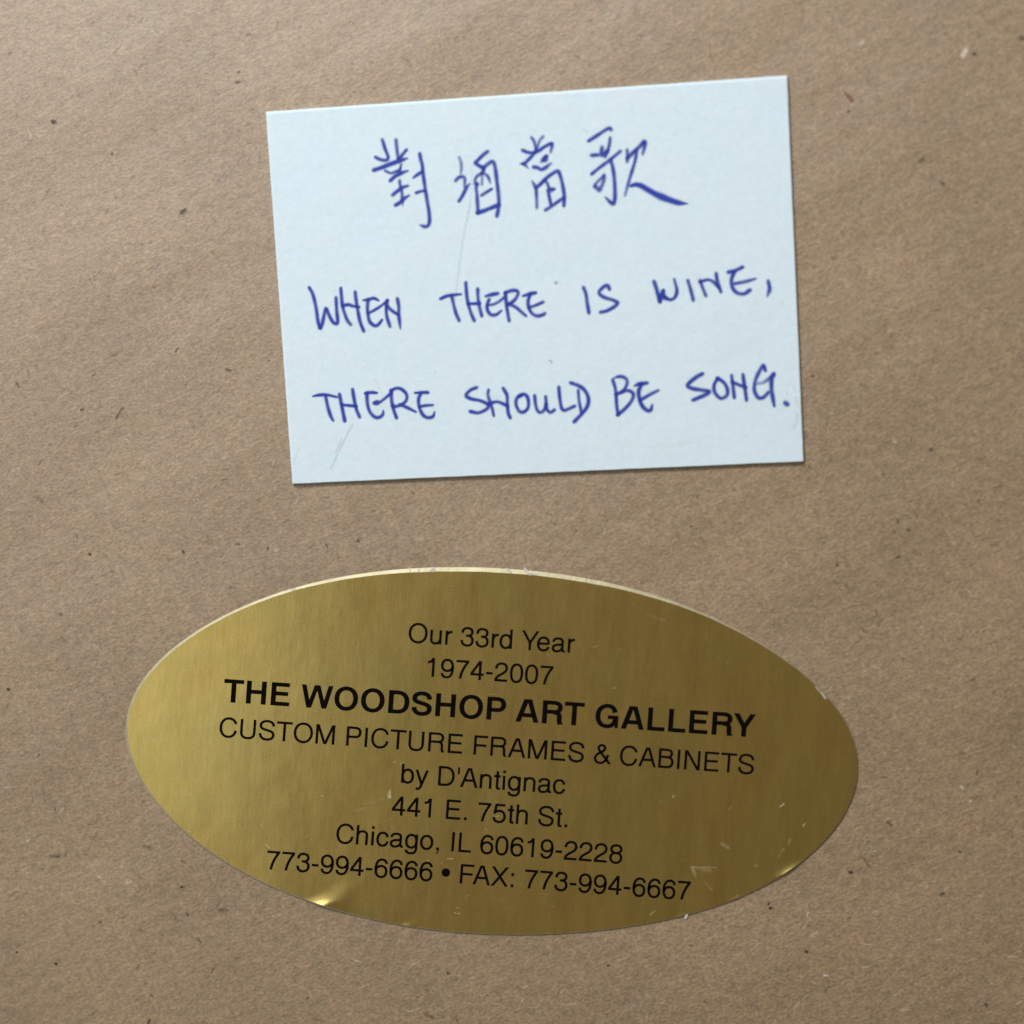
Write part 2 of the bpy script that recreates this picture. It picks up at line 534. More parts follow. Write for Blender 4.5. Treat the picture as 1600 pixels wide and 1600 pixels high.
R1 = tf(570, 205, 13.333); R2 = tf(570, 275, 13.333); R3 = tf(700, 230, 13.91); R4 = tf(805, 205, 12.31)
R5 = tf(915, 190, 9.412); R6 = tf(475, 440, 10); R7 = tf(680, 435, 8.889); R8 = tf(900, 410, 5)
S1 = tf(480, 600, 7.619); S2 = tf(715, 590, 7.273); S3 = tf(945, 580, 16); S4 = tf(1060, 560, 8.421)

# every pen stroke: (points, width factor, density); a point may add its own width factor and density factor
HAND = [
    ('handwritten_character', [
        (R1([(365, 185), (385, 240), (420, 360), (468, 480), (485, 530), (470, 590), (400, 605), (310, 585), (230, 545)]), 1.0, .78),
        (R1([(650, 190), (660, 290), (672, 400), (690, 560)]), 1.0, .66),
        (R1([(860, 395), (790, 480), (715, 575)]), 1.0, .82),
        (R1([(200, 805), (340, 760), (500, 695), (640, 645), (760, 605), (880, 565, .5, .6)]), 1.2, 1.0),
        (R1([(430, 825), (500, 860), (560, 870), (640, 840), (725, 800), (760, 690, .7, .5)]), .85, .66),
        (R1([(540, 1020), (640, 930), (760, 870), (890, 825, .6, .7)]), 1.1, .92),
        (R1([(755, 700), (735, 780), (735, 860)]), .8, .42),
        (R1([(725, 1040), (735, 1120), (765, 1240), (775, 1330), (780, 1420), (790, 1540, .7, .4)]), .95, .72),
        (R2([(590, 385), (680, 310), (780, 240), (890, 205, .7, .8)]), 1.05, .9),
        (R2([(650, 600), (740, 545), (830, 460), (920, 405, .6, .7)]), 1.05, .9),
        (R1([(1145, 480), (1165, 590), (1195, 700), (1210, 860), (1235, 1040), (1255, 1180), (1290, 1400), (1330, 1640), (1345, 1780), (1345, 1880), (1325, 1950), (1280, 1985), (1220, 1980), (1150, 1950, .5, .5)]), 1.05, .82),
        (R1([(1020, 960, .8, .7), (1100, 900), (1180, 850)]), .95, .85),
        (R2([(1080, 345), (1150, 320), (1240, 305)]), .9, .85),
    ]),
    ('handwritten_character', [
        (R3([(245, 230), (280, 320), (290, 420), (285, 520), (270, 600, .7, .5)]), .95, .46),
        (R3([(170, 720), (230, 660), (320, 640), (360, 670), (365, 740), (355, 850, .8, .6)]), 1.0, .72),
        (R3([(245, 1160), (310, 1060), (370, 940), (410, 860), (460, 800, .7, .5)]), 1.05, .8),
        (R3([(850, 100), (760, 170), (650, 280), (590, 340), (660, 390), (740, 440), (770, 480)]), 1.05, .85),
        (R3([(800, 420), (870, 360), (955, 310), (1000, 350), (1030, 480), (1055, 680), (1080, 880), (1100, 1080), (1105, 1260), (1085, 1380), (1065, 1480)]), 1.1, .8),
        (R3([(770, 440), (760, 520), (720, 570), (640, 620), (590, 700), (590, 780), (630, 800)]), .95, .66),
        (R3([(740, 560), (820, 590), (880, 660), (915, 770, .7, .6)]), .95, .66),
        (R3([(735, 600), (740, 700), (735, 800)]), .9, .45),
        (R3([(625, 800), (610, 900), (625, 1000), (635, 1150), (645, 1300), (655, 1420)]), 1.05, .74),
        (R3([(650, 1420), (780, 1380), (930, 1320), (1090, 1255)]), 1.15, 1.0),
        (R3([(735, 1040), (820, 985), (940, 910)]), .9, .82),
        (R3([(480, 800), (560, 800), (640, 795)]), .5, .14),
    ]),
    ('handwritten_character', [
        (R4([(320, 130), (360, 190), (385, 290), (395, 380)]), .95, .66),
        (R4([(530, 110), (470, 180), (430, 290), (400, 380)]), .9, .55),
        (R4([(150, 370), (240, 405), (350, 410), (460, 370), (560, 300), (700, 230), (705, 290), (680, 400, .8, .6)]), 1.0, .85),
        (R4([(370, 420), (290, 510), (220, 580), (170, 625), (100, 630, .5, .7)]), 1.0, .8),
        (R4([(150, 620), (200, 660), (245, 705, .6, .6)]), .9, .7),
        (R4([(590, 490), (540, 540), (500, 590, .8, .5)]), 1.2, .72),
        (R4([(590, 500), (590, 560), (540, 560)]), 1.1, .7),
        (R4([(365, 690), (430, 700), (500, 735), (580, 700), (680, 620, .7, .7)]), 1.1, .78),
        (R4([(330, 970, .8, .6), (370, 1040), (400, 1120), (410, 1260), (415, 1460, .9, .8)]), 1.0, .72),
        (R4([(410, 1080), (500, 1000), (600, 900), (720, 810), (820, 765), (860, 840), (900, 980), (930, 1140), (945, 1280), (935, 1420)]), 1.05, .86),
        (R4([(570, 950), (610, 990), (640, 1070)]), .95, .75),
        (R4([(740, 1110), (640, 1120), (640, 1180), (660, 1290), (685, 1400)]), 1.0, .82),
        (R4([(720, 1130), (700, 1150)]), .9, .5),
        (R4([(590, 1510), (700, 1440), (810, 1360), (930, 1280)]), 1.0, .78),
    ]),
    ('handwritten_character', [
        (R5([(50, 280), (160, 210), (280, 130), (350, 95), (370, 110)]), 1.05, .85),
        (R5([(360, 245), (350, 330), (325, 430), (290, 510)]), 1.0, .72),
        (R5([(100, 495), (170, 490)]), 1.15, .78),
        (R5([(240, 390), (230, 450), (235, 500), (280, 460), (310, 440)]), 1.2, .72),
        (R5([(95, 765), (200, 680), (320, 590), (420, 510), (505, 440)]), 1.0, .8),
        (R5([(370, 570), (400, 680), (420, 820), (430, 980), (430, 1120), (410, 1210), (360, 1180), (290, 1110, .5, .6)]), 1.1, .84),
        (R5([(265, 800), (200, 860), (140, 920), (130, 960)]), .95, .55),
        (R5([(270, 800), (265, 870), (230, 960), (200, 1010), (150, 950)]), 1.15, .62),
        (R5([(610, 420), (615, 500), (610, 580)]), 1.0, .6),
        (R5([(620, 530), (720, 430), (800, 360), (865, 290), (870, 350), (840, 470, .8, .6)]), 1.15, .85),
        (R5([(750, 430), (730, 560), (690, 700), (640, 860), (580, 1080, .8, .6)]), 1.0, .76),
        (R5([(675, 940, .8), (740, 925), (820, 945, 1.1), (930, 1010, 1.2), (1050, 1075, 1.35), (1180, 1130, 1.35), (1320, 1180, 1.2), (1400, 1198, .9), (1500, 1205, .25, .8)]), 1.25, 1.15),
    ]),
    ('handwritten_word', [
        (R6([(85, 100), (130, 180), (165, 300), (195, 450), (215, 600), (240, 700), (255, 735), (285, 660), (310, 540), (335, 430), (350, 420), (390, 520), (450, 630), (510, 660), (525, 610), (510, 440), (500, 260)]), 1.0, .85),
        (R6([(575, 110), (585, 230), (600, 370), (635, 500), (680, 610), (725, 665)]), 1.0, .78),
        (R6([(800, 170), (815, 300), (840, 450), (880, 640), (930, 765)]), 1.0, .84),
        (R6([(610, 375), (690, 360), (760, 380), (850, 395)]), .95, .9),
        (R6([(930, 290, .6), (1020, 275), (1090, 260), (1160, 290, .6)]), .95, .92),
        (R6([(1000, 290), (990, 400), (1000, 520), (1030, 630), (1110, 690), (1170, 660), (1215, 600, .7)]), 1.0, .86),
        (R6([(1010, 490), (1090, 450), (1200, 380), (1300, 300)]), .8, .84),
        (R6([(1300, 300), (1285, 420), (1295, 550), (1340, 690)]), 1.0, .8),
        (R6([(1290, 370), (1370, 450), (1460, 510)]), .95, .85),
        (R6([(1460, 275), (1480, 390), (1480, 510), (1490, 610), (1505, 730, .6, .6)]), 1.0, .85),
    ]),
    ('handwritten_word', [
        (R7([(80, 280), (160, 245), (250, 230), (355, 220, .7)]), .95, .92),
        (R7([(230, 250), (260, 380), (290, 490), (330, 580)]), 1.0, .78),
        (R7([(425, 65), (435, 200), (455, 340), (500, 490), (540, 580)]), 1.0, .82),
        (R7([(590, 155), (595, 270), (615, 400), (645, 515)]), 1.0, .8),
        (R7([(460, 350), (540, 350), (610, 345)]), .9, .95),
        (R7([(705, 245, .7), (780, 225), (860, 210)]), 1.1, .82),
        (R7([(745, 300), (720, 370), (730, 450), (780, 505), (850, 500), (915, 450, .7)]), 1.0, .84),
        (R7([(740, 370), (820, 355), (900, 310), (970, 250)]), .85, .7),
        (R7([(975, 200), (985, 330), (1005, 470), (1025, 580)]), 1.0, .86),
        (R7([(975, 200), (1050, 170), (1130, 170), (1150, 210), (1110, 290), (1050, 340), (1010, 360)]), 1.0, .85),
        (R7([(1030, 355), (1120, 400), (1190, 460), (1255, 515, .8)]), 1.0, .82),
        (R7([(1225, 240, .7), (1310, 215), (1385, 200)]), 1.05, .88),
        (R7([(1320, 215), (1290, 310), (1300, 410), (1350, 490), (1420, 520), (1490, 505), (1515, 490)]), 1.0, .85),
        (R7([(1310, 400), (1400, 370), (1490, 330)]), .95, .82),
    ]),
    ('handwritten_word', [
        (R8([(60, 200), (78, 250), (88, 320), (100, 390)]), 1.05, .82),
        (R8([(260, 205), (245, 180), (210, 195), (180, 235), (215, 270), (290, 295), (325, 315), (300, 345), (240, 378), (195, 388)]), 1.05, .82),
    ]),
    ('handwritten_word', [
        (R8([(612, 155), (630, 210), (645, 270), (655, 300)]), 1.15, .85),
        (R8([(655, 300), (665, 255), (680, 225)]), 1.15, .85),
        (R8([(680, 225), (690, 260), (730, 290), (770, 275), (788, 220), (768, 135, .9, .8)]), 1.0, .84),
        (R8([(665, 270), (700, 280)]), 1.1, .7),
        (R8([(875, 145), (895, 210), (915, 290)]), 1.05, .8),
        (R8([(970, 145), (990, 200), (1012, 255)]), 1.0, .78),
        (R8([(970, 150), (1030, 135), (1070, 150), (1110, 190)]), .95, .82),
        (R8([(1095, 90), (1105, 150), (1130, 225)]), 1.05, .84),
        (R8([(1195, 75), (1240, 65), (1298, 38)]), 1.1, .84),
        (R8([(1235, 80), (1215, 130), (1220, 190), (1255, 235), (1310, 245), (1355, 218)]), 1.1, .86),
        (R8([(1240, 165), (1320, 150), (1398, 128, .8)]), 1.0, .74),
        (R8([(1502, 150), (1512, 195), (1508, 225), (1495, 260, .6, .7)]), 1.15, .8),
    ]),
    ('handwritten_word', [
        (S1([(70, 145, .6), (150, 130), (240, 130), (350, 155, .7)]), .9, .9),
        (S1([(220, 150), (245, 270), (275, 370), (305, 430, .8)]), 1.0, .82),
        (S1([(385, 130), (405, 230), (425, 330), (445, 430)]), 1.05, .88),
        (S1([(540, 70), (560, 190), (585, 300), (620, 385)]), 1.0, .84),
        (S1([(415, 245), (490, 255), (580, 262)]), .85, .9),
        (S1([(690, 110, .8), (760, 100), (825, 105, .7)]), .95, .9),
        (S1([(710, 110), (715, 220), (740, 320), (800, 390), (860, 395), (900, 360), (905, 320, .6, .7)]), 1.0, .84),
        (S1([(830, 205), (790, 225), (830, 235), (900, 190), (960, 140), (1000, 105)]), .85, .85),
        (S1([(1000, 80), (1005, 200), (1030, 310), (1060, 395)]), 1.0, .86),
        (S1([(1000, 75), (1060, 50), (1120, 60), (1180, 120), (1180, 190), (1130, 240), (1060, 265), (1020, 262)]), .95, .86),
        (S1([(1110, 245), (1190, 280), (1290, 330, .7)]), .95, .82),
        (S1([(1285, 105, .7), (1360, 100), (1430, 100)]), .9, .9),
        (S1([(1350, 115), (1325, 180), (1335, 280), (1380, 370), (1440, 400), (1495, 385), (1515, 335, .6, .7)]), 1.0, .86),
        (S1([(1340, 268), (1410, 255), (1490, 250, .8)]), .9, .82),
    ]),
    ('handwritten_word', [
        (S2([(210, 115), (150, 140), (95, 200), (150, 240), (250, 260), (330, 295), (350, 330), (310, 370), (230, 400), (150, 385)]), 1.0, .84),
        (S2([(350, 145), (345, 200), (370, 280), (395, 360), (410, 430, .8)]), 1.0, .72),
        (S2([(520, 125), (560, 200), (565, 300), (575, 400), (595, 450)]), 1.0, .86),
        (S2([(350, 300), (430, 275), (490, 285), (560, 320)]), .95, .86),
        (S2([(720, 200), (670, 240), (665, 310), (700, 380), (750, 390), (800, 340), (800, 240), (760, 190), (700, 205)]), 1.0, .84),
        (S2([(875, 210), (885, 300), (905, 370), (940, 395), (980, 370), (1005, 310), (1000, 220)]), 1.0, .78),
        (S2([(1005, 310), (1015, 360), (1055, 395), (1095, 370)]), 1.0, .78),
        (S2([(1150, 115), (1160, 230), (1180, 340), (1210, 370), (1260, 355), (1325, 325)]), 1.0, .84),
        (S2([(1370, 150), (1380, 260), (1395, 340), (1405, 400)]), .95, .74),
        (S2([(1290, 60), (1370, 90), (1440, 140), (1485, 230), (1475, 320), (1420, 400), (1330, 495)]), 1.1, .86),
    ]),
    ('handwritten_word', [
        (S3([(200, 230), (255, 400), (280, 560), (290, 760), (305, 920), (330, 1080)]), 1.0, .8),
        (S3([(230, 170, .7, .6), (320, 140), (430, 135), (530, 190), (560, 280), (530, 380), (470, 470), (390, 535), (290, 570)]), 1.0, .76),
        (S3([(430, 520), (540, 485), (640, 500), (710, 570), (700, 670), (640, 780), (530, 910), (420, 1010), (330, 1080)]), 1.05, .82),
        (S3([(750, 360, .6, .7), (860, 320), (1040, 295)]), 1.15, .85),
        (S3([(910, 350), (850, 480), (850, 620), (900, 800), (980, 920), (1080, 985), (1150, 960), (1180, 860, .8, .8)]), 1.15, .86),
        (S3([(900, 710), (1010, 650), (1150, 570), (1330, 480, .8, .8)]), 1.05, .78),
    ]),
    ('handwritten_word', [
        (S4([(310, 205), (230, 250), (120, 350), (180, 395), (300, 415), (405, 435), (350, 480), (200, 545)]), 1.15, .84),
        (S4([(515, 265), (470, 350), (480, 450), (560, 525), (640, 480), (640, 390), (590, 310), (520, 265)]), 1.05, .84),
        (S4([(700, 230), (715, 340), (735, 510)]), 1.0, .82),
        (S4([(850, 220), (865, 330), (880, 430), (895, 540)]), 1.05, .84),
        (S4([(710, 310), (790, 345), (880, 380)]), 1.0, .88),
        (S4([(1140, 150), (1115, 90), (1060, 180), (1010, 300), (1000, 420), (1050, 515), (1120, 510), (1180, 450)]), 1.1, .8),
        (S4([(1050, 330, .9, .5), (1130, 310, .9, .6), (1250, 215)]), 1.1, .8),
        (S4([(1250, 210), (1225, 280), (1225, 400), (1240, 510), (1260, 620, .7)]), 1.2, .88),
        (S4([(1415, 592), (1424, 598)]), 1.35, .86),
    ]),
]


def build_writing():
    for name, strokes in HAND:
        mb = MB()
        for i, (pts, wf, d) in enumerate(strokes):
            P = []
            for p in pts:
                w = p[2] if len(p) > 2 else 1.0
                dd = p[3] if len(p) > 3 else 1.0
                P.append((p[0], p[1], 4.75 * wf * w, d * dd))
            C = catmull(P, 1.6)
            # pressure and ball-point skips
            s = np.arange(len(C))
            ph = rng.uniform(0, 6.28, 3)
            C[:, 3] *= 1 + 0.07 * np.sin(s * 0.45 + ph[0]) + 0.06 * np.sin(s * 0.13 + ph[1])
            C[:, 2] *= 1 + 0.05 * np.sin(s * 0.3 + ph[2])
            C[:, 3] *= 1.10
            ribbon(mb, C, INK, CARD_Z1 + 1.6e-5 + i * 1.5e-6, dz=1e-8, curve=False,
                   prof=((-1, 0), (-.76, .12), (-.54, .42), (-.28, .86), (0, 1), (.28, .86), (.54, .42), (.76, .12), (1, 0)))
        mb.build(name, M_BALLPOINT, note)


build_writing()

# ------------------------------------------------------------------ the gold oval label
LAB_Z = 0.00022
OUT = np.array([(265, 1020), (230, 1052), (212, 1077), (201, 1104), (197.6, 1132), (198.6, 1156), (203, 1183), (215, 1214), (236, 1244),
                (266, 1278), (292, 1303), (320, 1326), (340, 1339), (440, 1392.4), (472, 1404.4), (506, 1416), (548, 1428), (592, 1438),
                (640, 1448), (688, 1454.4), (758, 1458.8), (817.5, 1460), (911, 1456), (1000, 1445.3), (1056, 1433), (1112.5, 1418),
                (1155.6, 1402), (1198.8, 1381.6), (1234, 1359), (1266, 1335.6), (1298, 1302), (1318, 1276), (1328, 1256), (1336, 1230),
                (1339, 1198), (1337, 1170), (1328, 1138), (1312, 1112), (1286, 1086), (1260, 1056), (1232, 1033), (1200, 1011), (1160, 988),
                (1120, 969), (1066, 945), (1012, 926), (960, 912), (900, 901.4), (836, 893), (787.5, 888.1), (721.9, 885.9), (675, 886.6),
                (624.4, 889.6), (600, 891.9), (530, 902.5), (461, 918), (386, 945.5), (330, 971)])
LC = np.array((768.0, 1173.0)); LROT = math.radians(3.5); LA, LB = 571.0, 286.0


def lab_frame(p):
    d = np.asarray(p, float) - LC
    c, s = math.cos(LROT), math.sin(LROT)
    return np.stack([(d[..., 0] * c + d[..., 1] * s) / LA, (-d[..., 0] * s + d[..., 1] * c) / LB], -1)


def lab_point(u):
    c, s = math.cos(LROT), math.sin(LROT)
    x = u[..., 0] * LA; y = u[..., 1] * LB
    return np.stack([LC[0] + x * c - y * s, LC[1] + x * s + y * c], -1)


_u = lab_frame(OUT); _th = np.arctan2(_u[:, 1], _u[:, 0]); _r = np.hypot(_u[:, 0], _u[:, 1])
K = 9


def four(t):
    return np.stack([np.ones_like(t)] + [f(k * t) for k in range(1, K + 1) for f in (np.cos, np.sin)], -1)


_reg = np.diag([0.0] + [1e-3 * k ** 2 for k in range(1, K + 1) for _ in (0, 1)])
_co = np.linalg.solve(four(_th).T @ four(_th) + _reg, four(_th).T @ _r)
label = thing('oval_label', 'gold foil oval gallery sticker printed with black address lines, below the white card', 'sticker',
              tuple(at(768.0, 1173.0)))
NA = 900


def build_label():
    t = np.linspace(-math.pi, math.pi, NA, endpoint=False)
    rad = four(t) @ _co
    edge = lab_point(np.stack([np.cos(t) * rad, np.sin(t) * rad], -1))
    T = np.roll(edge, -1, 0) - np.roll(edge, 1, 0)
    T /= np.linalg.norm(T, axis=1, keepdims=True)
    inn = np.stack([-T[:, 1], T[:, 0]], 1)
    sg = np.sign(np.sum(inn * (LC - edge), 1)); inn *= sg[:, None]
    ang = np.degrees(np.arctan2(-(edge[:, 1] - LC[1]), edge[:, 0] - LC[0])) % 360      # 0 right, 90 top, 180 left
    ka = [0, 12, 22, 32, 45, 60, 90, 110, 125, 140, 155, 170, 182, 200, 230, 270, 320, 360]
    kw = [.6, .9, 2.2, 3.0, 5.0, 6.6, 6.8, 6.4, 5.2, 4.0, 3.4, 3.6, 3.2, 1.6, 1.0, .8, .6, .6]
    w = np.interp(ang, ka, kw)
    rag = np.convolve(rng.normal(0, 1, NA + 8), np.ones(5) / 5, 'same')[4:-4]
    w = w * (1 + 0.05 * rag)
    edge = edge + inn * (0.10 * np.convolve(rng.normal(0, 1, NA + 8), np.ones(5) / 5, 'same')[4:-4])[:, None]
    # the foil turned up at the lower rim: photo position, reach along the rim, height
    ups = [(494, 1412, 27, 0.000145, 14), (1240, 1354, 20, 0.000125, 12), (1152, 1403, 7, 0.00005, 6), (632, 1446, 9, 0.00003, 5), (1062, 1431, 9, 0.00003, 5)]

    def lift(P, d):
        z = np.zeros(len(P))
        for x, y, s, h, rch in ups:
            q = -0.34 * (P[:, 0] - x) - 0.94 * (P[:, 1] - y)
            z += h * np.exp(-((P[:, 0] - x) ** 2 + (P[:, 1] - y) ** 2) / (2 * s * s)) * np.clip(1 - q / rch, 0, 1.5) ** 2
        return z

    mb = MB()
    rings = []
    rings.append((edge, np.full(NA, 0.00003)))
    drop = np.interp(w, [0.6, 1.5, 6.5], [0.00002, 0.00004, 0.00019]) * (1 + 0.05 * rag)
    rings.append((edge, LAB_Z - drop + lift(edge, np.zeros(NA))))
    lip_end = edge + inn * w[:, None]
    rings.append((lip_end, LAB_Z + lift(lip_end, w)))
    for d in (1.5, 3, 4.5, 6.5, 9, 12, 16, 24):
        P = lip_end + inn * d
        rings.append((P, LAB_Z + lift(P, w + d)))
    last = rings[-1][0]
    for q in (0.9, 0.75, 0.55, 0.35, 0.15, 0.03):
        rings.append((LC + (last - LC) * q, np.full(NA, LAB_Z)))
    body0 = rings[2:]
    # body of the foil
    V = [at(P[:, 0], P[:, 1], z) for P, z in body0]
    n = NA; k = len(body0); F = []
    for r_ in range(k - 1):
        for i in range(n):
            j = (i + 1) % n
            F.append((r_ * n + i, r_ * n + j, (r_ + 1) * n + j, (r_ + 1) * n + i))
    F.append(tuple(range((k - 1) * n, k * n)))
    V = np.concatenate(V)
    if sg[0] < 0 or True:
        a, b, c = V[F[-1][0]], V[F[-1][n // 3]], V[F[-1][2 * n // 3]]
        flip = np.cross(b - a, c - a)[2] < 0
    if flip:
        F = [f[::-1] for f in F]
    mb.add(V, F, None, 0)
    # scuffs and dents: x, y, length, angle, half width, density
    pale = (0.62, 0.60, 0.44)
    sc = [(609, 1240, 8, 88, 3.4, .85), (606, 1244, 6, 80, 2.2, .5), (1052, 1244, 3, -50, 2.2, .5), (1222, 1258, 5, -35, 2.2, .85), (1257, 1288, 5, -50, 2.0, .75),
          (1099, 1355, 40, 1, 2.0, .34), (1084, 1362, 9, 70, 4, .28), (1096, 1358, 26, 8, 5, .12), (1132, 1321, 10, 30, 5, .20), (1181, 1353, 3, 0, 2.2, .32),
          (1106, 1384, 16, 50, 3, .15), (1020, 1426, 10, -45, 2.4, .38), (1220, 1333, 13, -55, 2.4, .25), (1233, 1316, 6, -60, 3, .22), (418, 1322, 8, 40, 1.7, .6),
          (409, 1290, 4, 60, 1.6, .4), (503, 1243, 3, 30, 1.7, .4), (703, 1342, 8, -8, 1.6, .55), (668, 1344, 4, 0, 1.5, .35), (775, 1276, 9, -15, 1.6, .4),
          (714, 1427, 8, 12, 1.6, .6), (715, 1418, 3, 0, 1.3, .45), (634, 1443, 8, 8, 1.8, .5), (272, 1144, 4, 60, 1.5, .55), (297, 1242, 4, 45, 1.6, .65),
          (295, 1299, 5, 0, 1.6, .5), (243, 1084, 3, 30, 1.4, .35), (288, 1045, 5, 80, 1.6, .3), (628, 1193, 5, -30, 1.7, .4), (616, 1191, 4, -30, 1.5, .4),
          (242, 1158, 9, 40, 1.5, .25), (560, 1265, 16, -10, 5, .10), (585, 1252, 26, -18, 5, .11), (612, 1290, 16, 70, 6, .08), (1148, 1402, 10, -25, 2.4, .35),
          (1025, 965, 30, 20, 4, .08), (930, 1010, 9, -20, 1.4, .22), (905, 1005, 7, -40, 1.4, .2), (960, 1075, 3, 0, 1.4, .3), (742, 1178, 4, 60, 1.3, .3)]
    for _ in range(40):
        a = rng.uniform(0, 6.28); r_ = math.sqrt(rng.random()) * 0.93
        p = lab_point(np.array((math.cos(a) * r_, math.sin(a) * r_)))
        sc.append((p[0], p[1], rng.uniform(1, 6), rng.uniform(-70, 70), rng.uniform(1.0, 2.0), rng.uniform(.06, .20)))
    for i, (x, y, L, an, hw, d) in enumerate(sc):
        a = math.radians(an); s = np.linspace(-.5, .5, 4)
        X = x + L * s * math.cos(a) + rng.normal(0, .3, 4); Y = y + L * s * math.sin(a) + rng.normal(0, .3, 4)
        ribbon(mb, np.c_[X, Y, 1.25 * hw * rng.uniform(.5, 1.1, 4), 0.8 * d * rng.uniform(.4, 1.1, 4)], pale, LAB_Z + 5e-6 + 8e-8 * i, step=1.5, mi=1,
               prof=((-1, 0), (-.6, .22), (-.28, .7), (0, 1), (.28, .7), (.6, .22), (1, 0)))
    o = mb.build('foil_face', [M_GOLD, M_SCUFF], label, False)
    me = o.data
    me.polygons.foreach_set('use_smooth', [m == 0 and len(p.vertices) == 4 for p, m in zip(me.polygons, mb.mi)])
    # the bare bevelled rim
    rb = MB()
    V = np.concatenate([at(P[:, 0], P[:, 1], z) for P, z in rings[:3]])
    F = []
    for r_ in range(2):
        for i in range(n):
            j = (i + 1) % n
            F.append((r_ * n + i, r_ * n + j, (r_ + 1) * n + j, (r_ + 1) * n + i))
    if flip:
        F = [f[::-1] for f in F]
    rb.add(V, F)
    # nicks and paper lint caught on the rim
    for i, (x, y, L, an, hw, d) in enumerate([(674, 890, 7, -40, 2.6, .9), (678, 889, 5, 50, 2.2, .8), (795, 891, 7, 40, 2.2, .75), (824, 893, 12, 50, 2.4, .85),
                                              (833, 896, 10, 10, 3.0, .8), (640, 890, 4, 80, 1.6, .6), (654, 891, 4, 80, 1.6, .5), (458, 921, 5, -20, 1.8, .6),
                                              (1072, 1432, 4, -60, 2.8, .85), (1279, 1078, 12, 48, 2.2, .35), (1287, 1087, 9, 55, 2.8, .5), (1116, 966, 10, 24, 1.8, .35), (1020, 928, 16, 16, 1.6, .25), (1058, 942, 14, 20, 1.6, .28)]):
        a = math.radians(an); s = np.linspace(-.5, .5, 4)
        ribbon(rb, np.c_[x + L * s * math.cos(a), y + L * s * math.sin(a), np.full(4, hw), np.full(4, d)], (.62, .62, .62), LAB_Z + 2e-5 + 5e-7 * i, step=1.5, mi=1)
    rb.build('foil_rim', [M_LIP, M_SCUFF], label, False)


build_label()

